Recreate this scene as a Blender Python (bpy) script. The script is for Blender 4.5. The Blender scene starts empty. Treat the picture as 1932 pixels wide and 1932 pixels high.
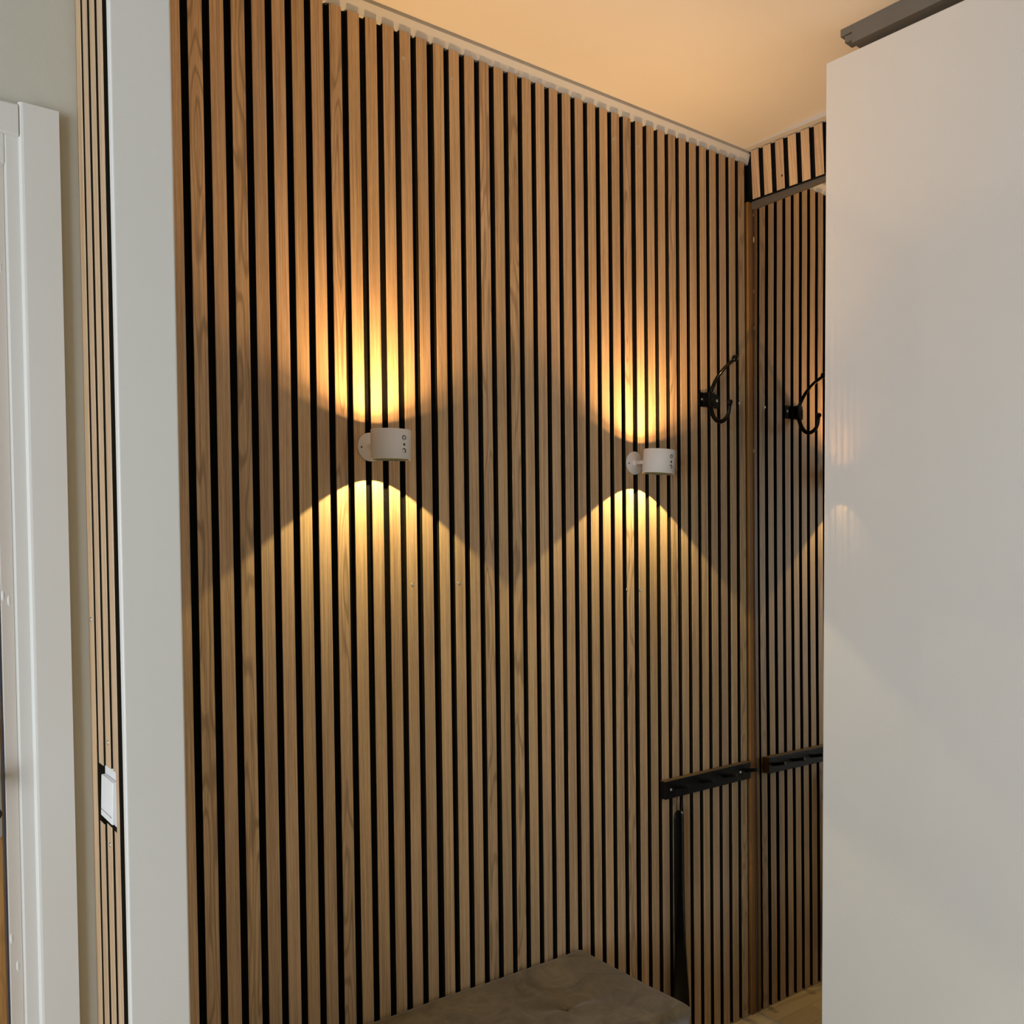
import bpy, bmesh, math, random
from mathutils import Vector, Matrix

random.seed(7)
S = bpy.context.scene
COL = S.collection
rad = math.radians

# ------------------------------------------------------------------ camera
cam_d = bpy.data.cameras.new('camera')
cam = bpy.data.objects.new('camera', cam_d)
COL.objects.link(cam)
YAW, PITCH, ROLL = rad(36.4129), rad(-1.381), rad(-0.6474)
fw = Vector((math.sin(YAW)*math.cos(PITCH), math.cos(YAW)*math.cos(PITCH), math.sin(PITCH)))
r0 = Vector((math.cos(YAW), -math.sin(YAW), 0))
u0 = r0.cross(fw)
rt = r0*math.cos(ROLL) + u0*math.sin(ROLL)
up = -r0*math.sin(ROLL) + u0*math.cos(ROLL)
cam.matrix_world = Matrix(((rt.x, up.x, -fw.x, 0.0), (rt.y, up.y, -fw.y, -1.68095),
                           (rt.z, up.z, -fw.z, 1.32898), (0, 0, 0, 1)))
cam_d.sensor_fit = 'HORIZONTAL'
cam_d.sensor_width = 36.0
cam_d.lens = 36.0*1703.03/1932.0
cam_d.shift_y = 131.37/1932.0
cam_d.clip_start = 0.02
S.camera = cam

# ------------------------------------------------------------------ world, daylight, exposure
W = bpy.data.worlds.new('world'); S.world = W; W.use_nodes = True
W.node_tree.nodes['Background'].inputs[0].default_value = (0.70, 0.84, 1.0, 1)
W.node_tree.nodes['Background'].inputs[1].default_value = 1.0

def area_light(name, loc, target, sx, sy, power, color):
    d = bpy.data.lights.new(name, 'AREA'); d.shape = 'RECTANGLE'; d.size = sx; d.size_y = sy
    d.energy = power; d.color = color
    o = bpy.data.objects.new(name, d); COL.objects.link(o); o.location = loc
    o.rotation_euler = (Vector(target)-Vector(loc)).to_track_quat('-Z', 'Y').to_euler()
    return o
area_light('window_daylight', (-1.93, -1.75, 1.15), (0.0, -1.65, 1.05), 1.7, 1.7, 66.0, (0.79, 0.89, 1.0))

vs = S.view_settings
vs.view_transform = 'Standard'; vs.look = 'None'; vs.exposure = 0.12; vs.gamma = 1.0; vs.use_curve_mapping = False
S.display_settings.display_device = 'sRGB'
S.cycles.caustics_reflective = False
S.cycles.caustics_refractive = False
S.cycles.max_bounces = 10
S.cycles.diffuse_bounces = 6
S.cycles.sample_clamp_indirect = 6.0

LAMP_UP, LAMP_DOWN = 2.25, 6.8
UP_COL, DOWN_COL = (1.0, 0.575, 0.235), (1.0, 0.76, 0.33)

# ------------------------------------------------------------------ material helpers
def new_mat(name):
    m = bpy.data.materials.new(name); m.use_nodes = True
    nt = m.node_tree
    return m, nt, nt.nodes['Principled BSDF']

class G:
    """small node-graph helper"""
    def __init__(s, nt): s.nt = nt
    def n(s, t, **kw):
        x = s.nt.nodes.new(t)
        for k, v in kw.items(): setattr(x, k, v)
        return x
    def link(s, a, b): s.nt.links.new(a, b)
    def val(s, inp, v):
        if hasattr(v, 'is_linked'): s.link(v, inp)
        else: inp.default_value = v
    def math(s, op, a, b=0.0, c=None):
        x = s.n('ShaderNodeMath', operation=op)
        s.val(x.inputs[0], a); s.val(x.inputs[1], b)
        if c is not None: s.val(x.inputs[2], c)
        return x.outputs[0]
    def vec(s, x, y, z):
        v = s.n('ShaderNodeCombineXYZ')
        for i, k in enumerate((x, y, z)): s.val(v.inputs[i], k)
        return v.outputs[0]
    def noise(s, v, scale=1.0, detail=2.0, rough=0.5, dist=0.0):
        x = s.n('ShaderNodeTexNoise'); s.link(v, x.inputs['Vector'])
        x.inputs['Scale'].default_value = scale; x.inputs['Detail'].default_value = detail
        x.inputs['Roughness'].default_value = rough; x.inputs['Distortion'].default_value = dist
        return x.outputs['Fac']
    def ramp(s, f, *stops):
        x = s.n('ShaderNodeValToRGB'); s.val(x.inputs[0], f)
        e = x.color_ramp.elements
        while len(e) < len(stops): e.new(0.5)
        for el, (p, c) in zip(e, stops):
            el.position = p; el.color = (*c, 1) if len(c) == 3 else c
        return x.outputs[0]
    def rng(s, f, a, b, c=0.0, d=1.0):
        x = s.n('ShaderNodeMapRange'); s.val(x.inputs[0], f)
        for i, k in enumerate((a, b, c, d)): x.inputs[1+i].default_value = k
        return x.outputs[0]
    def mix(s, f, a, b, mode='MIX'):
        x = s.n('ShaderNodeMix', data_type='RGBA', blend_type=mode)
        s.val(x.inputs[0], f)
        for i, k in ((6, a), (7, b)):
            if hasattr(k, 'is_linked'): s.link(k, x.inputs[i])
            else: x.inputs[i].default_value = (*k, 1)
        return x.outputs[2]
    def bump(s, h, strength, dist, bsdf):
        x = s.n('ShaderNodeBump'); x.inputs['Strength'].default_value = strength
        x.inputs['Distance'].default_value = dist; s.link(h, x.inputs['Height'])
        s.link(x.outputs[0], bsdf.inputs['Normal'])
    def obj(s):
        c = s.n('ShaderNodeTexCoord'); p = s.n('ShaderNodeSeparateXYZ')
        s.link(c.outputs['Object'], p.inputs[0])
        return c.outputs['Object'], p.outputs[0], p.outputs[1], p.outputs[2]

def plain(name, color, rough=0.5, metal=0.0, spec=0.5, coat=0.0, emit=None, estr=0.0):
    m, nt, b = new_mat(name)
    b.inputs['Base Color'].default_value = (*color, 1)
    b.inputs['Roughness'].default_value = rough
    b.inputs['Metallic'].default_value = metal
    b.inputs['Specular IOR Level'].default_value = spec
    b.inputs['Coat Weight'].default_value = coat
    if emit:
        b.inputs['Emission Color'].default_value = (*emit, 1)
        b.inputs['Emission Strength'].default_value = estr
    g = G(nt); v, x, y, z = g.obj()
    f = g.noise(v, 14.0, 3.0, 0.6)
    c = g.mix(g.rng(f, 0.3, 0.7), tuple(k*0.965 for k in color), tuple(min(1, k*1.03) for k in color))
    g.link(c, b.inputs['Base Color'])
    return m

def painted(name, color, rough, bump=0.15, scale=60.0, spec=0.4, streak=False):
    m, nt, b = new_mat(name); g = G(nt); v, x, y, z = g.obj()
    f = g.noise(v, 2.2, 4.0, 0.6)
    c = g.mix(g.rng(f, 0.3, 0.7), tuple(k*0.96 for k in color), color)
    g.link(c, b.inputs['Base Color'])
    b.inputs['Roughness'].default_value = rough
    b.inputs['Specular IOR Level'].default_value = spec
    if streak:
        h = g.noise(g.vec(g.math('MULTIPLY', x, 40.0), g.math('MULTIPLY', y, 40.0), g.math('MULTIPLY', z, 5.0)), 1.0, 3.0, 0.55)
    else:
        h = g.noise(v, scale, 4.0, 0.6)
    g.bump(h, bump, 0.002, b)
    return m

def oak(name, dark, light, attr=True, fine=620.0, rough=0.5, contrast=1.0, bumpk=0.10):
    """straight grained oak, the grain runs along local z; every slat carries its own 'grain' number"""
    m, nt, b = new_mat(name); g = G(nt); v, x, y, z = g.obj()
    a = g.math('ADD', x, y)
    if attr:
        at = g.n('ShaderNodeAttribute'); at.attribute_name = 'grain'; sid = at.outputs['Fac']
    else:
        sid = g.math('ADD', 0.37, 0.0)
    off = g.math('MULTIPLY', sid, 53.7)
    zo = g.math('ADD', z, off)
    # slow wander so that the lines are never perfectly straight
    wand = g.noise(g.vec(g.math('ADD', g.math('MULTIPLY', a, 9.0), off), off, g.math('MULTIPLY', zo, 1.6)), 1.0, 2.0, 0.5)
    aw = g.math('ADD', a, g.math('MULTIPLY', g.math('SUBTRACT', wand, 0.5), 0.012))
    f1 = g.noise(g.vec(g.math('ADD', g.math('MULTIPLY', aw, fine), off), off, g.math('MULTIPLY', zo, 4.0)), 1.0, 3.0, 0.6)
    f2 = g.noise(g.vec(g.math('ADD', g.math('MULTIPLY', aw, fine*2.3), off), off, g.math('MULTIPLY', zo, 30.0)), 1.0, 2.0, 0.6)
    # cathedral figure on some of the slats
    cn = g.noise(g.vec(g.math('ADD', g.math('MULTIPLY', a, 26.0), off), off, g.math('MULTIPLY', zo, 2.4)), 1.0, 1.5, 0.45)
    ring = g.math('SINE', g.math('MULTIPLY', cn, 62.0))
    ring = g.rng(ring, 0.35, 1.0, 0.0, 1.0)
    pick = g.rng(g.math('FRACT', g.math('MULTIPLY', sid, 7.31)), 0.62, 0.80, 0.0, 1.0)
    tone = g.noise(g.vec(g.math('MULTIPLY', a, 8.0), off, g.math('MULTIPLY', zo, 1.3)), 1.0, 3.0, 0.55)
    f3 = g.noise(g.vec(g.math('ADD', g.math('MULTIPLY', aw, fine*0.42), off), off, g.math('MULTIPLY', zo, 2.2)), 1.0, 2.0, 0.5)
    fib = g.math('ADD', g.math('ADD', g.math('MULTIPLY', g.rng(f1, 0.39, 0.58), 0.50), g.math('MULTIPLY', g.rng(f2, 0.42, 0.60), 0.26)), g.math('MULTIPLY', g.rng(f3, 0.38, 0.62), 0.24))
    c = g.mix(fib, dark, light)
    c = g.mix(g.math('MULTIPLY', g.math('MULTIPLY', ring, pick), 0.60*contrast), c, tuple(k*0.66 for k in dark))
    tn = g.rng(tone, 0.3, 0.7, 0.86, 1.08)
    st = g.rng(g.math('FRACT', g.math('MULTIPLY', sid, 3.17)), 0.0, 1.0, 0.93, 1.06)
    k = g.math('MULTIPLY', tn, st)
    c = g.mix(1.0, c, g.vec(k, k, g.math('MULTIPLY', k, g.rng(g.math('FRACT', g.math('MULTIPLY', sid, 11.3)), 0, 1, 0.94, 1.06))), 'MULTIPLY')
    g.link(c, b.inputs['Base Color'])
    b.inputs['Roughness'].default_value = rough
    b.inputs['Specular IOR Level'].default_value = 0.35
    g.bump(fib, bumpk, 0.0006, b)
    return m

M = {}
M['oak'] = oak('oak_veneer', (0.340, 0.218, 0.118), (0.690, 0.482, 0.285))
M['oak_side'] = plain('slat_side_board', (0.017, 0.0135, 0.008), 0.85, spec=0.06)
M['oak_warm'] = oak('warm_oak_board', (0.22, 0.100, 0.022), (0.31, 0.150, 0.040), attr=False, fine=260.0, rough=0.45)
M['oak_door'] = oak('door_oak', (0.27, 0.125, 0.035), (0.43, 0.225, 0.075), attr=False, fine=300.0, rough=0.45)
M['raw_wood'] = oak('raw_pine', (0.66, 0.46, 0.24), (0.80, 0.58, 0.32), attr=False, fine=300.0, rough=0.6)
M['black'] = plain('black_satin_metal', (0.0026, 0.0026, 0.0026), 0.12, spec=0.13)
M['black_paint'] = plain('black_painted_wood', (0.0035, 0.0035, 0.0032), 0.5, spec=0.16)
M['worn_edge'] = oak('worn_dark_wood', (0.10, 0.065, 0.035), (0.16, 0.11, 0.06), attr=False, fine=300.0, rough=0.6)
M['track'] = plain('bronze_grey_track', (0.165, 0.150, 0.125), 0.55, spec=0.3)
M['filler'] = painted('bare_filler', (0.52, 0.50, 0.47), 0.8, 0.3, 20.0, spec=0.2)
M['black_plastic'] = plain('black_plastic', (0.0022, 0.0022, 0.0022), 0.22, spec=0.14)
M['dark_metal'] = plain('dark_grey_rail', (0.085, 0.075, 0.062), 0.5, spec=0.4)
M['edge_dark'] = plain('dark_red_edge', (0.060, 0.022, 0.010), 0.5)
M['steel'] = plain('screw_steel', (0.62, 0.60, 0.55), 0.32, metal=1.0)
M['hole'] = plain('dark_recess', (0.010, 0.008, 0.006), 0.8)
M['lamp_white'] = plain('matt_white_lamp', (0.70, 0.665, 0.64), 0.55, spec=0.3)
M['lamp_inner'] = plain('lamp_interior', (0.007, 0.007, 0.007), 0.9, spec=0.0)
M['icon'] = plain('printed_black', (0.015, 0.014, 0.013), 0.5)
M['icon_green'] = plain('printed_dark_green', (0.012, 0.040, 0.022), 0.4)
M['lens_up'] = plain('warm_lens', (0.8, 0.7, 0.5), 0.4, emit=UP_COL, estr=6.0)
M['lens_down'] = plain('yellow_lens', (0.8, 0.7, 0.5), 0.4, emit=DOWN_COL, estr=6.0)
M['switch'] = plain('white_switch_plastic', (0.78, 0.78, 0.77), 0.3, spec=0.5)
M['zinc'] = plain('brushed_zinc', (0.38, 0.38, 0.35), 0.45, metal=0.7)
M['wall_grey'] = painted('greenish_grey_plaster', (0.54, 0.525, 0.445), 0.7, 0.35, 28.0)
M['wall_white'] = painted('white_plaster', (0.72, 0.71, 0.68), 0.7, 0.2, 40.0)
M['wall_hall'] = painted('warm_hall_plaster', (0.40, 0.36, 0.31), 0.8, 0.2, 40.0)
M['ceiling'] = painted('ceiling_paint', (0.64, 0.60, 0.545), 0.75, 0.10, 8.0, spec=0.2)
M['trim'] = painted('white_trim_paint', (0.680, 0.668, 0.630), 0.38, 0.10, 50.0)
M['strip'] = painted('cream_strip_paint', (0.70, 0.69, 0.66), 0.5, 0.06, 50.0)
M['bead'] = painted('shaded_bead_paint', (0.46, 0.45, 0.42), 0.6, 0.06, 50.0)  # strip paint made darker: the bead's shade is put into its colour
M['jamb'] = painted('cream_jamb_paint', (0.56, 0.50, 0.44), 0.4, 0.10, 50.0)
M['door_white'] = painted('glossy_white_door', (0.70, 0.69, 0.655), 0.035, 0.03, 1.0, spec=0.8, streak=True)

# felt backing
m, nt, b = new_mat('black_felt'); g = G(nt); v, x, y, z = g.obj()
f = g.noise(v, 900.0, 2.0, 0.7)
g.link(g.mix(g.rng(f, 0.45, 0.75), (0.0035, 0.0035, 0.0035), (0.020, 0.019, 0.016)), b.inputs['Base Color'])
b.inputs['Roughness'].default_value = 1.0; b.inputs['Specular IOR Level'].default_value = 0.05
M['felt'] = m
# mirror
m, nt, b = new_mat('mirror_silver')
g = G(nt); v, x, y, z = g.obj()
g.link(g.mix(g.noise(v, 2.0, 2.0), (0.79, 0.75, 0.665), (0.81, 0.77, 0.685)), b.inputs['Base Color'])
b.inputs['Metallic'].default_value = 1.0; b.inputs['Roughness'].default_value = 0.0
M['mirror'] = m
# velvet
def velvet(name, dark, light):
    m, nt, b = new_mat(name); g = G(nt); v, x, y, z = g.obj()
    f = g.noise(v, 11.0, 6.0, 0.68, 1.1); f2 = g.noise(v, 60.0, 3.0, 0.6)
    k = g.math('ADD', g.math('MULTIPLY', g.rng(f, 0.33, 0.67), 0.75), g.math('MULTIPLY', f2, 0.3))
    g.link(g.mix(k, dark, light), b.inputs['Base Color'])
    b.inputs['Roughness'].default_value = 0.9; b.inputs['Specular IOR Level'].default_value = 0.15
    b.inputs['Sheen Weight'].default_value = 0.35; b.inputs['Sheen Roughness'].default_value = 0.4
    g.bump(f2, 0.25, 0.002, b)
    return m
M['velvet'] = velvet('taupe_velvet', (0.062, 0.046, 0.026), (0.165, 0.128, 0.078))
M['velvet_side'] = velvet('grey_velvet', (0.135, 0.132, 0.128), (0.165, 0.162, 0.155))
# floor: oak strip parquet, boards run along y
m, nt, b = new_mat('oak_parquet'); g = G(nt); v, x, y, z = g.obj()
br = g.n('ShaderNodeTexBrick'); br.offset = 0.37; br.inputs['Scale'].default_value = 1.0
br.inputs['Brick Width'].default_value = 0.42; br.inputs['Row Height'].default_value = 0.068
br.inputs['Mortar Size'].default_value = 0.0006; br.inputs['Mortar Smooth'].default_value = 0.2
br.inputs['Color1'].default_value = (0.0, 0.0, 0.0, 1); br.inputs['Color2'].default_value = (1, 1, 1, 1)
br.inputs['Mortar'].default_value = (0.0, 0.0, 0.0, 1); br.inputs['Bias'].default_value = 0.0
g.link(v, br.inputs['Vector'])
gr = g.noise(g.vec(g.math('MULTIPLY', x, 7.0), g.math('MULTIPLY', y, 120.0), 0.0), 1.0, 4.0, 0.6)
kn = g.noise(g.vec(g.math('MULTIPLY', x, 9.0), g.math('MULTIPLY', y, 26.0), 1.0), 1.0, 2.0, 0.5)
c = g.mix(br.outputs['Color'], (0.60, 0.46, 0.26), (0.80, 0.65, 0.42))
c = g.mix(g.math('MULTIPLY', g.rng(gr, 0.35, 0.7), 0.35), c, (0.50, 0.37, 0.19))
c = g.mix(g.math('MULTIPLY', g.rng(kn, 0.66, 0.78), 0.7), c, (0.15, 0.09, 0.04))
c = g.mix(g.math('MULTIPLY', br.outputs['Fac'], 0.6), c, (0.12, 0.08, 0.04))
g.link(c, b.inputs['Base Color']); b.inputs['Roughness'].default_value = 0.45
M['floor'] = m

# ------------------------------------------------------------------ mesh helpers
def box(bm, x0, x1, y0, y1, z0, z1, bev=0.0, seg=1, mat=0, edges=None):
    r = bmesh.ops.create_cube(bm, size=1.0)
    vsn = r['verts']
    for v in vsn:
        v.co = Vector(((x0+x1)/2 + v.co.x*(x1-x0), (y0+y1)/2 + v.co.y*(y1-y0), (z0+z1)/2 + v.co.z*(z1-z0)))
    fs = {f for v in vsn for f in v.link_faces}
    for f in fs: f.material_index = mat
    if bev > 0:
        es = {e for v in vsn for e in v.link_edges}
        if edges: es = {e for e in es if edges(e.verts[0].co, e.verts[1].co)}
        out = bmesh.ops.bevel(bm, geom=list(es), offset=bev, segments=seg, affect='EDGES', profile=0.5)
        for f in out['faces']: f.material_index = mat
    return vsn

def tube(bm, pts, radii, n=14, caps=True):
    """swept tube along a polyline (parallel transport frame)"""
    pts = [Vector(p) for p in pts]
    if not isinstance(radii, (list, tuple)): radii = [radii]*len(pts)
    t0 = (pts[1]-pts[0]).normalized()
    ref = Vector((0, 0, 1)) if abs(t0.z) < 0.9 else Vector((1, 0, 0))
    nrm = t0.cross(ref).normalized()
    rings = []
    for i, p in enumerate(pts):
        t = (pts[min(i+1, len(pts)-1)] - pts[max(i-1, 0)]).normalized()
        nrm = (nrm - t*nrm.dot(t)).normalized(); bn = t.cross(nrm)
        rings.append([bm.verts.new(p + (nrm*math.cos(2*math.pi*k/n) + bn*math.sin(2*math.pi*k/n))*radii[i]) for k in range(n)])
    for a, c in zip(rings, rings[1:]):
        for k in range(n):
            f = bm.faces.new((a[k], a[(k+1) % n], c[(k+1) % n], c[k])); f.smooth = True
    if caps:
        bm.faces.new(list(reversed(rings[0]))); bm.faces.new(rings[-1])

def lathe(bm, prof, origin, axis='Z', n=48, mat=0, smooth=True, closed=False):
    """revolve (radius, height) pairs round an axis through origin"""
    o = Vector(origin)
    def P(r, h, a):
        c, s = math.cos(a)*r, math.sin(a)*r
        if axis == 'Z': return o + Vector((c, s, h))
        if axis == 'Y': return o + Vector((c, h, s))
        return o + Vector((h, c, s))
    rings = []
    for r, h in prof:
        if r < 1e-7: rings.append([bm.verts.new(P(0, h, 0))])
        else: rings.append([bm.verts.new(P(r, h, 2*math.pi*k/n)) for k in range(n)])
    pr = list(zip(rings, rings[1:])) + ([(rings[-1], rings[0])] if closed else [])
    for a, c in pr:
        for k in range(n):
            k2 = (k+1) % n
            if len(a) == 1 and len(c) == 1: continue
            if len(a) == 1: f = bm.faces.new((a[0], c[k], c[k2]))
            elif len(c) == 1: f = bm.faces.new((a[k], a[k2], c[0]))
            else: f = bm.faces.new((a[k], a[k2], c[k2], c[k]))
            f.smooth = smooth; f.material_index = mat

def ball(bm, c, r, sc=(1, 1, 1), n=20):
    res = bmesh.ops.create_uvsphere(bm, u_segments=n, v_segments=n//2+2, radius=r)
    for v in res['verts']:
        v.co = Vector((v.co.x*sc[0], v.co.y*sc[1], v.co.z*sc[2])) + Vector(c)
        for f in v.link_faces: f.smooth = True

def root_loc(o):
    p = Vector((0, 0, 0))
    while o is not None: p += o.location; o = o.parent
    return p

def obj(name, bm, mats, parent=None, origin=None, recalc=True):
    """link bm (built in world coordinates) as ONE mesh object"""
    if recalc: bmesh.ops.recalc_face_normals(bm, faces=bm.faces)
    o0 = root_loc(parent) if parent else Vector(origin or (0, 0, 0))
    for v in bm.verts: v.co -= o0
    me = bpy.data.meshes.new(name); bm.to_mesh(me); bm.free()
    for mm in (mats if isinstance(mats, (list, tuple)) else [mats]): me.materials.append(mm)
    o = bpy.data.objects.new(name, me); COL.objects.link(o)
    if parent: o.parent = parent
    else: o.location = o0
    return o

def tag(o, label, cat, group=None, kind=None):
    o['label'] = label; o['category'] = cat
    if group: o['group'] = group
    if kind: o['kind'] = kind
    return o

def thing(name, label, cat, loc, group=None, kind=None):
    o = bpy.data.objects.new(name, None); COL.objects.link(o); o.location = loc
    o.empty_display_size = 0.05
    return tag(o, label, cat, group, kind)

def struct(name, bm, mats, label, cat, origin=None):
    return tag(obj(name, bm, mats, None, origin), label, cat, None, 'structure')

def screw(parent, loc, n, r=0.0034, deep=True, name='screw'):
    """small countersunk screw head lying on a surface with normal n"""
    bm = bmesh.new()
    lathe(bm, [(0, 0.0002), (r*0.30, 0.0002), (r*0.32, 0.0007), (r*0.8, 0.0009), (r, 0.0004), (r, -0.0002), (0, -0.0002)], (0, 0, 0), 'Z', 18)
    for f in bm.faces:
        if f.calc_center_median().xy.length < r*0.29: f.material_index = 1
    q = Vector((0, 0, 1)).rotation_difference(Vector(n)).to_matrix()
    for v in bm.verts: v.co = q @ v.co + Vector(loc)
    return obj(name, bm, [M['steel'], M['hole']], parent)

# ------------------------------------------------------------------ the room
CEIL = 2.4825
bm = bmesh.new(); box(bm, -1.90, 2.16, -3.75, 0.12, -0.05, 0.0)
struct('floor', bm, M['floor'], 'light oak strip parquet floor running up to the mirror', 'floor')
bm = bmesh.new(); box(bm, -1.90, 2.16, -3.75, 0.12, CEIL, CEIL+0.05)
struct('ceiling', bm, M['ceiling'], 'white ceiling glowing warm orange above the slatted wall', 'ceiling')
bm = bmesh.new(); box(bm, 0.320, 2.112, 0.020, 0.12, 0.0, CEIL)
struct('wall_back', bm, M['wall_white'], 'white wall behind the oak slat panels', 'wall')
bm = bmesh.new(); box(bm, 2.112, 2.16, -3.70, 0.12, 0.0, CEIL)
struct('wall_right', bm, M['wall_white'], 'white side wall carrying the tall mirror', 'wall')
# partition between the two rooms, its end is capped by the white post board
bm = bmesh.new(); box(bm, 0.2785, 0.320, -0.528, 0.12, 0.0, CEIL)
struct('wall_middle', bm, M['wall_white'], 'narrow partition wall behind the white post board', 'wall')
# plain wall with the oak door
YL = -0.344
bm = bmesh.new()
box(bm, 0.205, 0.2785, YL, YL+0.10, 0.0, CEIL)
box(bm, -0.70, 0.205, YL, YL+0.10, 1.885, CEIL)
box(bm, -1.85, -0.70, YL, YL+0.10, 0.0, CEIL)
struct('wall_left', bm, M['wall_grey'], 'greenish grey plaster wall around the white door frame', 'wall')
bm = bmesh.new(); y1 = YL+0.10
box(bm, -1.90, -1.85, -3.70, -2.60, 0.0, CEIL); box(bm, -1.90, -1.85, -0.90, y1, 0.0, CEIL)
box(bm, -1.90, -1.85, -2.60, -0.90, 0.0, 0.30); box(bm, -1.90, -1.85, -2.60, -0.90, 2.00, CEIL)
struct('wall_side', bm, M['wall_hall'], 'warm grey side wall of the hall with the daylight window', 'wall')
bm = bmesh.new(); box(bm, -1.90, 2.16, -3.75, -3.70, 0.0, CEIL)
struct('wall_front', bm, M['wall_hall'], 'warm grey end wall of the hall behind the viewer', 'wall')
t = thing('window_1', 'white framed window lighting the hall from the left of the viewer', 'window', (-1.875, -1.75, 0.30), kind='structure')
bm = bmesh.new()
for a in ((-2.60, -2.55, 0.30, 2.00), (-0.95, -0.90, 0.30, 2.00), (-2.55, -0.95, 0.30, 0.35), (-2.55, -0.95, 1.95, 2.00), (-1.77, -1.73, 0.35, 1.95)):
    box(bm, -1.895, -1.855, a[0], a[1], a[2], a[3])
obj('window_frame', bm, M['trim'], t)

# white strip between slat tops and ceiling
t = thing('trim_1', 'white painted strip between the slat tops and the ceiling', 'trim', (1.2, 0.01, 2.447), kind='structure')
bm = bmesh.new(); box(bm, 0.320, 2.096, 0.0, 0.020, 2.4465, 2.4738)
for v in bm.verts:
    if v.co.y < 0.01: v.co.y = 0.0055 if v.co.z < 2.46 else -0.0027
obj('strip_board', bm, M['strip'], t)
bm = bmesh.new(); box(bm, 0.320, 2.096, -0.0012, 0.020, 2.4738, CEIL-0.0002)
obj('shadow_bead', bm, M['bead'], t)  # unlit line under the ceiling, its shade painted in
screw(t, (1.2772, 0.0040, 2.4520), (0, -1, 0), 0.0030)
screw(t, (2.035, 0.0040, 2.4520), (0, -1, 0), 0.0026)

# white post board on the partition end
bm = bmesh.new()
box(bm, 0.2630, 0.3335, -0.5425, -0.528, 0.0, CEIL, 0.0022, 3, edges=lambda a, c: abs(a.z-c.z) > 1)
struct('trim_2', bm, M['trim'], 'white painted post board between slat strip and slatted wall', 'trim')

# door frame on the left: casing with head, then frame, then reveal
t = thing('trim_3', 'white painted door frame at the left edge', 'trim', (0.2, YL, 0), kind='structure')
YC = YL-0.013
vert = lambda a, c: abs(a.z-c.z) > 1
bm = bmesh.new(); box(bm, 0.1930, 0.2408, YC, YL, 0.0, 1.9285, 0.0055, 3, edges=lambda a, c: abs(a.z-c.z) > 1 and a.x < 0.2)
obj('casing', bm, M['trim'], t)
bm = bmesh.new(); box(bm, -0.74, 0.1930, YC+0.001, YL, 1.8840, 1.9255, 0.003, 2, edges=lambda a, c: abs(a.x-c.x) > 0.5)
obj('head_casing', bm, M['trim'], t)
bm = bmesh.new(); box(bm, -0.74, -0.698, YC, YL, 0.0, 1.8840, 0.003, 2, edges=vert)
obj('casing', bm, M['trim'], t)
bm = bmesh.new(); box(bm, 0.1770, 0.2050, YL-0.0075, YL+0.075, 0.0, 1.8845, 0.0016, 2, edges=lambda a, c: abs(a.z-c.z) > 1 and a.x < 0.19)
obj('frame_post', bm, M['trim'], t)
bm = bmesh.new(); box(bm, -0.66, 0.1770, YL-0.0070, YL+0.075, 1.8475, 1.8845, 0.0012, 2)
obj('frame_head', bm, M['trim'], t)
bm = bmesh.new(); box(bm, 0.1615, 0.1770, YL+0.004, YL+0.075, 0.0, 1.8475, 0.0008, 1, edges=vert)
obj('stop_bead', bm, M['jamb'], t)
for yy, zz, dx in ((YL+0.004, 0.80, 0.0008), (YL+0.004, 1.265, 0.0008), (YL+0.004, 1.73, 0.0)):
    pass
for k, (px, pz) in enumerate(((0.1705, 0.800), (0.1705, 1.283), (0.1700, 1.716), (0.1640, 0.838), (0.1640, 1.290))):
    bm = bmesh.new(); lathe(bm, [(0, -0.0006), (0.0015, -0.0006), (0.0022, 0.0)], (0, 0, 0), 'Y', 14)
    for v in bm.verts: v.co = Vector((v.co.x*0.8 + px, v.co.y + YL + 0.004, v.co.z*3.2 + pz))
    obj('filler_spot', bm, M['strip'], t)

# oak door seen at the far left
t = thing('door_1', 'oak door leaf with zinc lock plate at the left edge', 'door', (-0.25, YL+0.03, 0), kind='structure')
bm = bmesh.new(); box(bm, -0.655, 0.1585, YL+0.006, YL+0.050, 0.006, 1.844, 0.002, 1)
obj('door_leaf', bm, M['oak_door'], t)
bm = bmesh.new(); box(bm, 0.118, 0.1565, YL+0.0035, YL+0.0062, 0.972, 1.128, 0.006, 3, edges=lambda a, c: abs(a.y-c.y) > 0.001)
lp = obj('lock_plate', bm, M['zinc'], t)
bm = bmesh.new()
lathe(bm, [(0, -0.030), (0.009, -0.030), (0.009, 0.004), (0, 0.004)], (0.137, YL, 1.055), 'Y', 20)
tube(bm, [(0.137, YL-0.026, 1.055), (0.110, YL-0.030, 1.055), (0.030, YL-0.030, 1.053)], [0.009, 0.0085, 0.008], 14)
obj('lever_handle', bm, M['zinc'], lp)
bm = bmesh.new(); lathe(bm, [(0, -0.0012), (0.007, -0.0012), (0.009, 0.0002)], (0.1480, YL+0.0034, 1.005), 'Y', 18)
obj('keyhole_cover', bm, M['hole'], lp)

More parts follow.
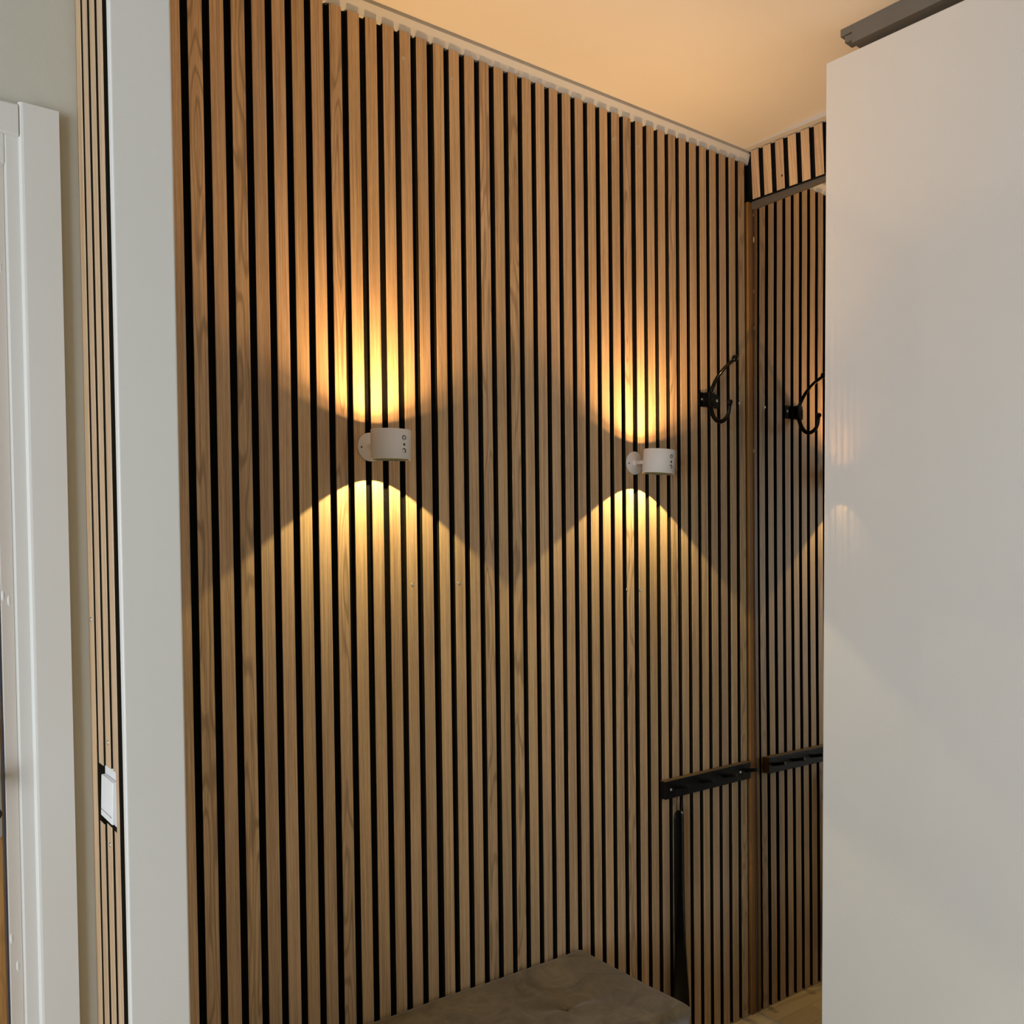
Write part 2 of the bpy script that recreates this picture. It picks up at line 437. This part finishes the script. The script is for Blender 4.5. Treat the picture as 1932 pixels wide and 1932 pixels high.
# ------------------------------------------------------------------ slat panels
SL_W, SL_T, PITCH_S = 0.02619, 0.0116, 0.040
def slats_mesh(bm, spans, axis, front, t, z0, z1):
    """spans: (a0, a1, zlo, zhi, id); axis 'x': panel in the plane y=front facing -y; 'y': plane x=front facing -x"""
    lay = bm.faces.layers.float.new('grain')
    for a0, a1, lo, hi, gid in spans:
        before = set(bm.faces)
        if axis == 'x': box(bm, a0, a1, front, front+t, lo, hi, 0.0006, 1, edges=lambda a, c: abs(a.z-c.z) > 0.02)
        else: box(bm, front, front+t, a0, a1, lo, hi, 0.0006, 1, edges=lambda a, c: abs(a.z-c.z) > 0.02)
        for f in bm.faces:
            if f in before: continue
            f[lay] = gid
            nn = f.normal; f.normal_update(); nn = f.normal
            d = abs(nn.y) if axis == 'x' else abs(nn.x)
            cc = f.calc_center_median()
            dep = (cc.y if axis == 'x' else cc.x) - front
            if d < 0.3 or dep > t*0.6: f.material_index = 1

FIG = {1: .90, 3: .955, 8: .945, 17: .905, 19: .96, 28: .93, 32: .925, 39: .95}
def gid(i):
    # slat numbers whose fract(7.31*id) is high carry the arched figure
    rnd = random.Random(100+i)
    for _ in range(400):
        v = rnd.random(); fr = (v*7.31) % 1.0
        if (i in FIG) == (fr > 0.80) and (i in FIG or fr < 0.60): return v
    return rnd.random()

XS0, SE1, SE2 = 0.52217, 0.0025, 0.0024
ZT = 2.4452
def slat_x(i): return XS0 + 0.04*(i-1) + (SE1 if i >= 14 else 0) + (SE2 if i >= 29 else 0)
PANELS = [(-3, 13, 'oak slat panel beside the white post board, left third of the lamp wall'),
          (14, 28, 'oak slat panel in the middle of the lamp wall between two seams'),
          (29, 39, 'oak slat panel at the mirror end of the lamp wall, behind the coat hook')]
SCREWS = [[(0.9708, 2.3886), (0.9748, 1.2784)], [(1.0918, 2.3834), (1.0937, 1.2784), (1.6049, 1.2496), (1.572, 2.3798)],
          [(1.6500, 1.2483), (1.6567, 2.3834), (2.0472, 1.7649)]]
for (i0, i1, lab), scs in zip(PANELS, SCREWS):
    a0, a1 = slat_x(i0)-0.006, slat_x(i1)+SL_W+0.006
    if i0 < 0: a0 = 0.322
    if i1 == 39: a1 = 2.1050
    t = thing('slat_panel', lab, 'slat panel', ((a0+a1)/2, 0.012, 0.0), 'oak slat panels on the lamp wall')
    bm = bmesh.new(); box(bm, a0, a1, SL_T, 0.0198, 0.001, ZT)
    obj('felt_backing', bm, M['felt'], t)
    bm = bmesh.new()
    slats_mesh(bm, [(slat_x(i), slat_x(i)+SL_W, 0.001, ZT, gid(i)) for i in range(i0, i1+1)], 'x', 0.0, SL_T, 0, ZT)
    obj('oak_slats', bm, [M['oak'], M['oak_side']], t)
    for sx, sz in scs: screw(t, (sx, 0.0, sz), (0, -1, 0))

# narrow slat panel on the left flank of the partition, cut out round the light switch
XF = 0.264
t = thing('slat_panel', 'narrow oak slat panel left of the white post board, cut out round the light switch', 'slat panel', (XF+0.006, -0.43, 0.0))
bm = bmesh.new()
lay_sp = [(-0.3557-0.027, -0.3557, 0.001, CEIL-0.001, .31),
          (-0.4215, -0.3957, 0.001, 0.9897, .17), (-0.4215, -0.3957, 1.0667, CEIL-0.001, .17),
          (-0.4615, -0.4357, 0.001, 0.9950, .58), (-0.4615, -0.4357, 1.0698, CEIL-0.001, .58),
          (-0.5015, -0.4880, 0.9944, 1.0700, .44),
          (-0.5015, -0.4757, 0.001, 0.9944, .44), (-0.5015, -0.4757, 1.0700, CEIL-0.001, .44)]
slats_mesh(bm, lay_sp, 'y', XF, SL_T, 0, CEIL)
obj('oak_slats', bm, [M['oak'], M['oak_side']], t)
bm = bmesh.new(); box(bm, XF+SL_T, 0.2783, -0.5278, YL-0.0002, 0.001, CEIL-0.001)
obj('felt_backing', bm, M['felt'], t)
bm = bmesh.new(); box(bm, XF+0.0015, XF+SL_T, -0.3550, YL-0.0004, 0.001, CEIL-0.001, 0.0005)
obj('edge_lath', bm, M['oak_door'], t)
screw(t, (XF, -0.4500, 1.1016), (-1, 0, 0)); screw(t, (XF, -0.4500, 0.9702), (-1, 0, 0)); screw(t, (XF, -0.3665, 1.2551), (-1, 0, 0))

# light switch in the cut-out
t = thing('light_switch', 'white rocker light switch set into the narrow slat panel', 'light switch', (XF+0.008, -0.450, 1.03))
bm = bmesh.new(); box(bm, XF+0.0035, XF+SL_T, -0.4872, -0.4130, 0.9960, 1.0690, 0.0016, 2)
obj('cover_frame', bm, M['switch'], t)
bm = bmesh.new(); vv = box(bm, XF-0.0035, XF+0.0035, -0.4800, -0.4190, 1.0025, 1.0560, 0.0014, 2)
for v in bm.verts:
    if v.co.x < XF: v.co.x += (1.056 - v.co.z)*-0.03 + 0.0012
obj('rocker', bm, M['switch'], t)
bm = bmesh.new(); box(bm, XF-0.0040, XF-0.0030, -0.4790, -0.4200, 1.0115, 1.0119)
obj('rocker_line', bm, M['icon'], t)

# slat panel over the mirror, hung a touch out of level
XM = 2.106
t = thing('slat_panel', 'short oak slat panel hanging over the mirror below the ceiling', 'slat panel', (XM-0.006, -0.45, 2.35))
# the panel leans out a little at its top and its near end hangs a little lower
ZB0, ZT0 = 2.3455, 2.4815
def hung(bm):
    for v in bm.verts:
        x, y, z = v.co; k = (z-ZB0)/(ZT0-ZB0)
        zb, zt = ZB0 + 0.040*y, ZT0 + 0.045*y
        v.co = Vector((x - 0.0078*(k-0.1), y, zb + k*(zt-zb)))
bm = bmesh.new()
n_over = 14
XH = 2.0965
sp = [(-0.0098-0.04135*k-0.0264, -0.0098-0.04135*k, ZB0, ZT0-0.002, gid(60+k)) for k in range(n_over)]
slats_mesh(bm, sp, 'y', XH, SL_T-0.0025, 0, 0); hung(bm)
obj('oak_slats', bm, [M['oak'], M['oak_side']], t)
bm = bmesh.new(); box(bm, XH+SL_T-0.0023, XM+0.0058, -0.0098-0.04135*n_over, 0.0150, ZB0-0.003, ZT0); hung(bm)
obj('felt_backing', bm, M['felt'], t)
bm = bmesh.new(); box(bm, XH-0.0006, XM+0.0055, -0.0098-0.04135*n_over, 0.0010, ZB0-0.0045, ZB0-0.0005); hung(bm)
obj('black_edge', bm, M['black_paint'], t)
bm = bmesh.new(); lathe(bm, [(0, -0.0002), (0.0024, -0.0002), (0.0026, 0.0004), (0, 0.0004)], (0, 0, 0), 'X', 14)
for v in bm.verts: v.co += Vector((XH-0.0023, -0.1120, 2.3760))
obj('screw_hole', bm, M['hole'], t)

# tall mirror below it, with the dark rail along its top
t = thing('wall_mirror', 'tall frameless mirror reflecting the slatted wall, black coat hook and peg rail', 'mirror', (XM+0.002, -0.5, 0.0))
bm = bmesh.new()
BOW = [(0.004, 0.0010), (0.206, 0.0009), (0.566, 0.0), (0.806, -0.0010), (1.016, -0.0019), (1.316, -0.0026), (1.616, -0.0026), (1.856, -0.0020), (2.006, -0.0012), (2.234, 0.0), (2.333, 0.0003)]
def bow(z):
    for (za, xa), (zb_, xb) in zip(BOW, BOW[1:]):
        if z <= zb_: k = (z-za)/(zb_-za); k = k*k*(3-2*k)*0.5 + k*0.5; return xa + (xb-xa)*k
    return BOW[-1][1]
cols = []
for k in range(49):
    z = 0.004 + (2.333-0.004)*k/48
    xb = XM + bow(z)
    cols.append([bm.verts.new(p) for p in ((xb, -0.0040, z), (xb, -1.05, z), (XM+0.0055, -1.05, z), (XM+0.0055, -0.0040, z))])
for a_, c_ in zip(cols, cols[1:]):
    for k in range(4):
        f = bm.faces.new((a_[k], a_[(k+1) % 4], c_[(k+1) % 4], c_[k])); f.smooth = (k == 0)
bm.faces.new(list(reversed(cols[0]))); bm.faces.new(cols[-1])
for f in bm.faces:
    if f.smooth: continue
    for e in f.edges: e.smooth = False
obj('mirror_glass', bm, M['mirror'], t)
bm = bmesh.new(); box(bm, XM-0.0065, XM+0.0055, -0.0105-0.5, -0.0040, 2.3200, 2.3400, 0.0005)
for v in bm.verts: v.co.z += (v.co.y+0.0105)*(0.0 if v.co.z < 2.33 else 0.010)
obj('top_rail', bm, M['dark_metal'], t)
rc = random.Random(3)
for z, h in ((2.3045, .010), (2.2345, .021), (2.0881, .014), (1.9833, .017), (1.634, .012)):
    bm = bmesh.new(); n = 9
    vsn = [bm.verts.new((XM+bow(z)-0.0003, -0.0044 - (0.0022 if h < .018 else .0042)*(0.6+0.6*rc.random())*abs(math.sin(math.pi*k/n)), z + h*(k/n-0.5))) for k in range(n+1)]
    bm.faces.new(vsn)
    ex = bmesh.ops.extrude_face_region(bm, geom=list(bm.faces))
    for e in ex['geom']:
        if isinstance(e, bmesh.types.BMVert): e.co.x -= 0.0005
    obj('edge_chip', bm, M['raw_wood'], t)

bm = bmesh.new(); box(bm, XM-0.0033, XM-0.0028, -0.0062, -0.0044, 0.004, 2.319)
obj('edge_strip', bm, M['edge_dark'], t)

# warm board closing the corner between slats and mirror
bm = bmesh.new(); box(bm, 2.0850, 2.1055, -0.0030, 0.0115, 0.0, 2.3380, 0.0022, 2, edges=lambda a, c: abs(a.z-c.z) > 1)
struct('trim_4', bm, M['oak_warm'], 'orange brown corner board between slatted wall and mirror', 'trim')

t = thing('trim_5', 'bronze grey sliding door track on the ceiling above the white door', 'trim', (1.84, -0.95, CEIL), kind='structure')
TR = Matrix.Rotation(rad(3.5), 4, 'Z')
def track(bm):
    for v in bm.verts: v.co = Vector((1.7825, -0.5010, CEIL)) + (TR @ v.co)
bm = bmesh.new(); box(bm, 0, 0.086, -1.05, -0.026, -0.0400, -0.0004, 0.0006); track(bm)
obj('track_profile', bm, M['track'], t)
bm = bmesh.new(); box(bm, 0, 0.030, -0.0262, 0.0, -0.0160, -0.0004); box(bm, 0, 0.030, -0.0262, -0.010, -0.0330, -0.0190); track(bm)
obj('track_end', bm, M['track'], t)

bm = bmesh.new(); box(bm, 2.0690, 2.112, -0.60, -0.001, CEIL-0.0012, CEIL-0.0001)
for v in bm.verts:
    if v.co.z < CEIL-0.0005: v.co.z = min(CEIL-0.0008, ZT0 + 0.045*v.co.y + 0.0004)
struct('trim_6', bm, M['filler'], 'dull filler band on the ceiling along the short slat panel', 'trim')

# white glossy door leaf in the foreground on the right
PH = rad(2.0)
E0 = Vector((1.773, -0.465, 0))
dn = Vector((math.sin(PH), -math.cos(PH), 0)); nn = Vector((math.cos(PH), math.sin(PH), 0))
t = thing('door_2', 'tall glossy white door leaf standing open on the right', 'door', (E0.x, E0.y, 0.0), kind='structure')
bm = bmesh.new(); box(bm, 0, 0.040, -0.92, 0, 0.012, 2.4200, 0.0015, 2)
for v in bm.verts:
    p = v.co.copy()
    if p.z > 2: p.z += 0.026*p.y
    lean = (p.z-1.7)*-0.0096
    v.co = E0 + nn*p.x + dn*(-p.y - lean*0.9) + Vector((0, 0, p.z))
obj('door_leaf', bm, M['door_white'], t)

# ------------------------------------------------------------------ wall lamps
def arc_pts(cx, cz, r, a0, a1, n): return [(cx + r*math.cos(a0+(a1-a0)*k/n), cz + r*math.sin(a0+(a1-a0)*k/n)) for k in range(n+1)]
def wall_lamp(X, Z, turn, lean, nod, label):
    D, R, H = 0.088, 0.0403, 0.0292
    t = thing('wall_lamp', label, 'wall lamp', (X, 0.0, Z), 'wall lamps on the slats')
    bm = bmesh.new()
    lathe(bm, [(0, 0.0), (0.0295, 0.0), (0.0295, -0.0024), (0.0288, -0.0032), (0.0105, -0.0034), (0.0070, -0.0060), (0.0056, -0.0100), (0.0, -0.0100)], (X, 0, Z+0.0035), 'Y', 56)
    disc = obj('wall_disc', bm, M['lamp_white'], t)
    bm = bmesh.new(); lathe(bm, [(0, -0.0037), (0.0018, -0.0037), (0.0018, -0.0030)], (X-0.0215, 0, Z+0.002), 'Y', 14)
    obj('screw_hole', bm, M['hole'], disc)
    bm = bmesh.new()
    tube(bm, [(X, -0.0095, Z+0.0035), (X, -0.030, Z+0.0030), (X, -(D-R)-0.0005, Z+0.002)], [0.0053, 0.0049, 0.0049], 18)
    obj('stem', bm, M['lamp_white'], t)
    rot = Matrix.Rotation(lean, 4, 'Y') @ Matrix.Rotation(nod, 4, 'X')
    ctr = Vector((X, -D, Z-0.0013))
    def place(bm):
        for v in bm.verts: v.co = ctr + (rot @ v.co)
    bm = bmesh.new(); Ri = 0.0378
    lathe(bm, [(R, -H+0.0006), (R, H-0.0006), (R-0.0006, H), (Ri, H)], (0, 0, 0), 'Z', 96)
    lathe(bm, [(Ri, H), (Ri, 0.0078)], (0, 0, 0), 'Z', 96, mat=1)
    lathe(bm, [(Ri, 0.0078), (0, 0.0078)], (0, 0, 0), 'Z', 96, mat=1)
    lathe(bm, [(0, 0.0050), (Ri, 0.0050), (Ri, -H)], (0, 0, 0), 'Z', 96, mat=1)
    lathe(bm, [(Ri, -H), (R-0.0006, -H), (R, -H+0.0006)], (0, 0, 0), 'Z', 96)
    bmesh.ops.remove_doubles(bm, verts=bm.verts, dist=1e-6)
    place(bm)
    body = obj('lamp_body', bm, [M['lamp_white'], M['lamp_inner']], t)
    bm = bmesh.new(); lathe(bm, [(0.0125, 0.0079), (0.0125, 0.0092), (0, 0.0092)], (0, 0, 0), 'Z', 32); place(bm)
    obj('upper_lens', bm, M['lens_up'], body)
    bm = bmesh.new(); lathe(bm, [(0.0040, 0.0049), (0.0040, 0.0036), (0, 0.0036)], (0, 0, 0), 'Z', 32); place(bm)
    obj('lower_lens', bm, M['lens_down'], body)
    # printed touch symbols, laid round the cylinder
    def wrap(polys, name, mat):
        bm = bmesh.new()
        for poly in polys:
            ins, outs = [], []
            for (a, z) in poly:
                ang = turn + a/R - math.pi/2
                for rr_, L in ((R-0.0002, ins), (R+0.00025, outs)):
                    L.append(bm.verts.new((rr_*math.cos(ang), rr_*math.sin(ang), z)))
            n = len(poly)
            bm.faces.new(outs); bm.faces.new(list(reversed(ins)))
            for k in range(n): bm.faces.new((ins[k], ins[(k+1) % n], outs[(k+1) % n], outs[k]))
        place(bm)
        obj(name, bm, mat, body)
    zc = 0.0118
    segs = []
    a0, a1, N = rad(-90+38), rad(270-38), 22
    o = arc_pts(0, zc, 0.0050, a0, a1, N); i_ = arc_pts(0, zc, 0.0032, a0, a1, N)
    for k in range(N): segs.append([o[k], o[k+1], i_[k+1], i_[k]])
    segs.append([(-0.0007, zc-0.0052), (0.0007, zc-0.0052), (0.0007, zc-0.0006), (-0.0007, zc-0.0006)])
    wrap(segs, 'power_icon', M['icon'])
    wrap([arc_pts(0.0004, -0.0012, 0.0027, 0, 2*math.pi*15/16, 15)], 'indicator_dot', M['icon_green'])
    zc = -0.0135; segs = []
    N = 16; o = arc_pts(0, zc, 0.0050, rad(-75), rad(150), N); i_ = arc_pts(-0.0013, zc-0.0010, 0.0040, rad(-68), rad(143), N)
    for k in range(N): segs.append([o[k], o[k+1], i_[k+1], i_[k]])
    segs.append(arc_pts(-0.0036, zc-0.0004, 0.0007, 0, 2*math.pi*7/8, 7))
    segs.append(arc_pts(-0.0010, zc-0.0028, 0.0008, 0, 2*math.pi*7/8, 7))
    wrap(segs, 'moon_icon', M['icon'])
    # the two LEDs of the lamp
    leds = (('upward_led', 'AREA', 0.0128, 0.012, LAMP_UP, UP_COL, True, 122), ('upward_glow', 'AREA', 0.0128, 0.012, LAMP_UP*0.26, UP_COL, True, 180),
            ('downward_led', 'POINT', 0.0022, 0.0013, LAMP_DOWN, DOWN_COL, False, 0))
    for nm, typ, zz, size, pw, colr, flip, spread in leds:
        d = bpy.data.lights.new(nm, typ); d.energy = pw; d.color = colr
        if typ == 'AREA': d.shape = 'DISK'; d.size = size; d.spread = rad(spread)
        else: d.shadow_soft_size = size
        lo = bpy.data.objects.new(nm, d); COL.objects.link(lo); lo.parent = t
        mt = Matrix.Translation(ctr + (rot @ Vector((0, 0, zz))) - Vector((X, 0, Z))) @ rot
        if flip: mt = mt @ Matrix.Rotation(math.pi, 4, 'X')
        lo.matrix_local = mt
    return t
wall_lamp(0.8790, 1.5620, rad(11), 0.0, rad(2.5), 'white cylinder wall lamp nearest the white post, left of two')
wall_lamp(1.6340, 1.5700, rad(1), rad(2.5), rad(3.5), 'white cylinder wall lamp nearer the coat hook and mirror')

# ------------------------------------------------------------------ double coat hook
HX = 1.9150
t = thing('coat_hook', 'black double coat hook screwed to the slats above the peg rail', 'coat hook', (HX, 0.0, 1.76))
bm = bmesh.new(); box(bm, HX-0.0425, HX+0.0425, -0.0040, 0.0, 1.7405, 1.7790, 0.008, 4, edges=lambda a, c: abs(a.y-c.y) > 0.001)
bp = obj('back_plate', bm, M['black'], t)
screw(bp, (HX-0.0272, -0.0040, 1.7607), (0, -1, 0), 0.0036); screw(bp, (HX+0.0322, -0.0040, 1.7620), (0, -1, 0), 0.0036)
CX = HX-0.0065
bm = bmesh.new()
prof = [(-0.0185, -0.0035), (-0.0125, -0.0060), (-0.0118, -0.0185), (-0.0095, -0.0215), (0.0095, -0.0215), (0.0118, -0.0185), (0.0125, -0.0060), (0.0185, -0.0035)]
prof += [(0.0165, -0.0020), (0.0105, -0.0045), (0.0098, -0.0175), (0.0080, -0.0192), (-0.0080, -0.0192), (-0.0098, -0.0175), (-0.0105, -0.0045), (-0.0165, -0.0020)]
lo_ = [bm.verts.new((CX+a, c, 1.7405)) for a, c in prof]; hi_ = [bm.verts.new((CX+a, c, 1.7790)) for a, c in prof]
n = len(prof)
for k in range(n): bm.faces.new((lo_[k], lo_[(k+1) % n], hi_[(k+1) % n], hi_[k]))
half = n//2
for k in range(half-1):
    bm.faces.new((lo_[k], lo_[k+1], lo_[n-2-k], lo_[n-1-k])); bm.faces.new((hi_[k], hi_[k+1], hi_[n-2-k], hi_[n-1-k]))
obj('clamp_bracket', bm, M['black'], t)
def smooth(pts, k=4):
    P = [Vector(p) for p in pts]; out = []
    for i in range(len(P)-1):
        p0, p1, p2, p3 = P[max(i-1, 0)], P[i], P[i+1], P[min(i+2, len(P)-1)]
        for j in range(k):
            s = j/k
            out.append(0.5*((2*p1) + (p2-p0)*s + (2*p0-5*p1+4*p2-p3)*s*s + (3*p1-p0-3*p2+p3)*s**3))
    out.append(P[-1]); return out
bm = bmesh.new()
yz = [(-0.0135, 1.7600), (-0.0150, 1.7720), (-0.0210, 1.7870), (-0.0290, 1.8010), (-0.0400, 1.8150), (-0.0550, 1.8290), (-0.0745, 1.8425), (-0.0900, 1.8500), (-0.0985, 1.8545)]
pts = smooth([(CX-0.0005, a, z) for a, z in yz]); tube(bm, pts, [0.0058 - 0.0014*min(1, k/len(pts)*1.2) for k in range(len(pts))], 16)
ball(bm, (CX-0.0005, -0.1005, 1.8560), 0.0088)
obj('upper_hook', bm, M['black'], t)
bm = bmesh.new()
yz = [(-0.0125, 1.7590), (-0.0150, 1.7440), (-0.0195, 1.7273), (-0.0270, 1.7115), (-0.0380, 1.7000), (-0.0500, 1.6955), (-0.0620, 1.6975), (-0.0735, 1.7060), (-0.0800, 1.7190), (-0.0828, 1.7360)]
pts = smooth([(CX-0.001, a, z) for a, z in yz]); tube(bm, pts, [0.0063 - 0.0013*k/len(pts) for k in range(len(pts))], 16)
ball(bm, (CX-0.001, -0.0835, 1.7425), 0.0080, (1, 1, 0.95))
obj('lower_hook', bm, M['black'], t)

# ------------------------------------------------------------------ peg rail
t = thing('peg_rail', 'low black peg rail with four pegs beside the mirror', 'peg rail', (1.892, 0.0, 0.694))
bm = bmesh.new(); box(bm, 1.7180, 2.0645, -0.0200, 0.0, 0.6950, 0.7430, 0.0018, 2)
for v in bm.verts: v.co.z += (v.co.x-1.7180)*0.012 - 0.0015
for f in bm.faces:
    f.normal_update()
    if f.normal.x > 0.6: f.material_index = 1
    if f.normal.z > 0.8: f.material_index = 2
obj('rail_board', bm, [M['black_paint'], M['raw_wood'], M['worn_edge']], t)
for k, px in enumerate((1.7632, 1.8600, 1.9520, 2.0445)):
    bm = bmesh.new(); z = 0.7195 + 0.0011*k
    tube(bm, [(px, -0.0190, z), (px, -0.0605, z+0.0105), (px, -0.0617, z+0.0108)], [0.0052, 0.0052, 0.0046], 18)
    obj('peg', bm, M['black_paint'], t)
screw(t, (1.7396, -0.0200, 0.7174), (0, -1, 0), 0.0036); screw(t, (2.0192, -0.0200, 0.7226), (0, -1, 0), 0.0036)

# ------------------------------------------------------------------ shoehorn hanging from the first peg
t = thing('shoe_horn', 'long black shoehorn hanging by a cord from the first peg', 'shoehorn', (1.757, -0.032, 0.10))
bm = bmesh.new()
rows = [(0.6620, 0.008, 0.003), (0.6590, 0.0135, 0.0050), (0.6520, 0.0168, 0.0065), (0.6400, 0.0176, 0.0072), (0.6000, 0.0180, 0.0075), (0.5000, 0.0184, 0.0072), (0.4000, 0.0198, 0.0062), (0.3000, 0.0222, 0.0046), (0.2300, 0.0258, 0.0034), (0.1700, 0.0300, 0.0026), (0.1200, 0.0320, 0.0022), (0.0950, 0.0280, 0.0020), (0.0800, 0.0150, 0.0016)]
rings = []; N = 20
for z, w, th in rows:
    curl = 0.006*max(0, (0.45-z)/0.37)
    rings.append([bm.verts.new((1.7562 + w*math.cos(2*math.pi*k/N), -0.031 + th*math.sin(2*math.pi*k/N) - curl*math.cos(2*math.pi*k/N)**2, z)) for k in range(N)])
for a, c in zip(rings, rings[1:]):
    for k in range(N):
        f = bm.faces.new((a[k], a[(k+1) % N], c[(k+1) % N], c[k])); f.smooth = True
bm.faces.new(rings[0]); bm.faces.new(list(reversed(rings[-1])))
obj('horn_blade', bm, M['black_plastic'], t)
bm = bmesh.new()
lp = [(1.7510, -0.031, 0.6560), (1.7490, -0.031, 0.680), (1.7520, -0.031, 0.712), (1.7570, -0.031, 0.7255), (1.7632, -0.031, 0.7292), (1.7695, -0.031, 0.7255), (1.7725, -0.031, 0.712), (1.7700, -0.031, 0.680), (1.7640, -0.031, 0.6560)]
tube(bm, smooth(lp, 4), 0.0011, 8)
obj('hanging_cord', bm, M['black_plastic'], t)

# ------------------------------------------------------------------ upholstered bench
BX0, BX1, BY0, BY1, BZ = 0.560, 1.4300, -0.3720, -0.0100, 0.3750
t = thing('bench', 'taupe velvet upholstered bench with a button tuft against the slats', 'bench', ((BX0+BX1)/2, (BY0+BY1)/2, 0.0))
bm = bmesh.new()
NX, NY = 88, 40; RC = 0.013
def edge_drop(d): return 0.0 if d >= RC else RC - math.sqrt(max(0, RC*RC - (RC-d)**2))
tufts = [(1.2266, -0.1934), (0.78, -0.1934)]
grid = []
cr = 0.009
rp = random.Random(5)
for j in range(NY+1):
    row = []
    for i in range(NX+1):
        fx, fy = i/NX, j/NY
        fx = 0.5-0.5*math.cos(math.pi*fx)*0.35 - 0.65*(0.5-fx); fy = 0.5-0.5*math.cos(math.pi*fy)*0.35 - 0.65*(0.5-fy)
        x, y = BX0 + fx*(BX1-BX0), BY0 + fy*(BY1-BY0)
        # rounded plan corners
        dx = min(x-BX0, BX1-x); dy = min(y-BY0, BY1-y)
        if dx < cr and dy < cr:
            vx, vy = cr-dx, cr-dy; L = math.hypot(vx, vy); mx = max(vx, vy)
            if L > 1e-9:
                s = mx/L; vx, vy = vx*s, vy*s
                x = (BX0 + cr - vx) if x-BX0 < BX1-x else (BX1 - cr + vx)
                y = (BY0 + cr - vy) if y-BY0 < BY1-y else (BY1 - cr + vy)
                dd = cr - math.hypot(vx, vy)
            else: dd = cr
        else: dd = min(dx, dy)
        z = BZ - 0.6*edge_drop(max(0, dd))
        z += 0.004*math.sin(math.pi*fx)*math.sin(math.pi*fy)
        for tx, ty in tufts:
            r = math.hypot(x-tx, y-ty); z -= 0.019*math.exp(-(r/0.017)**1.3) + 0.009*math.exp(-(r/0.085)**2)
            a = math.atan2(y-ty, x-tx); z -= 0.0042*math.cos(4*a+0.6)*math.exp(-((r-0.045)/0.035)**2)
        z += 0.0012*math.sin(23*x+9*y)*math.sin(31*y-7*x)
        row.append(bm.verts.new((x, y, z)))
    grid.append(row)
for j in range(NY):
    for i in range(NX):
        f = bm.faces.new((grid[j][i], grid[j][i+1], grid[j+1][i+1], grid[j+1][i])); f.smooth = True
rim = [grid[0][i] for i in range(NX)] + [grid[j][NX] for j in range(NY)] + [grid[NY][i] for i in range(NX, 0, -1)] + [grid[j][0] for j in range(NY, 0, -1)]
prev = rim
for zz, out in ((BZ-0.0125, 0.0012), (BZ-0.0185, 0.0005), (BZ-0.024, 0.0)):
    cur = []
    for v0 in rim:
        p = v0.co; cxm, cym = (BX0+BX1)/2, (BY0+BY1)/2
        ox = out*(1 if p.x > BX1-0.03 else (-1 if p.x < BX0+0.03 else 0)); oy = out*(-1 if p.y < BY0+0.03 else 0)
        cur.append(bm.verts.new((p.x+ox, p.y+oy, zz)))
    n = len(rim)
    for k in range(n):
        f = bm.faces.new((prev[k], prev[(k+1) % n], cur[(k+1) % n], cur[k])); f.smooth = True
    prev = cur
bm.faces.new(list(reversed(prev)))
cush = obj('cushion_top', bm, M['velvet'], t)
bm = bmesh.new(); ball(bm, (tufts[0][0], tufts[0][1], BZ-0.0175), 0.007, (1, 1, 0.5), 16); obj('tuft_button', bm, M['velvet'], cush)
bm = bmesh.new(); box(bm, BX0+0.001, BX1-0.0005, BY0+0.0005, BY1-0.001, 0.085, BZ-0.0240, 0.014, 4, edges=lambda a, c: abs(a.z-c.z) > 0.1)
obj('side_cover', bm, M['velvet_side'], t)
bm = bmesh.new()
loop = []
for cx_, cy_, a0 in ((BX1-cr, BY0+cr, -90), (BX1-cr, BY1-cr, 0), (BX0+cr, BY1-cr, 90), (BX0+cr, BY0+cr, 180)):
    for k in range(7): loop.append((cx_ + (cr-0.0008)*math.cos(rad(a0+15*k)), cy_ + (cr-0.0008)*math.sin(rad(a0+15*k)), BZ-0.0238))
loop.append(loop[0])
tube(bm, loop, 0.0016, 8, caps=False)
obj('piping', bm, M['velvet'], t)
for lx in (BX0+0.05, BX1-0.05):
    for ly in (BY0+0.05, BY1-0.05):
        bm = bmesh.new(); lathe(bm, [(0, 0.0), (0.013, 0.0), (0.020, 0.086), (0, 0.086)], (lx, ly, 0.0), 'Z', 20)
        obj('leg', bm, M['black_paint'], t)
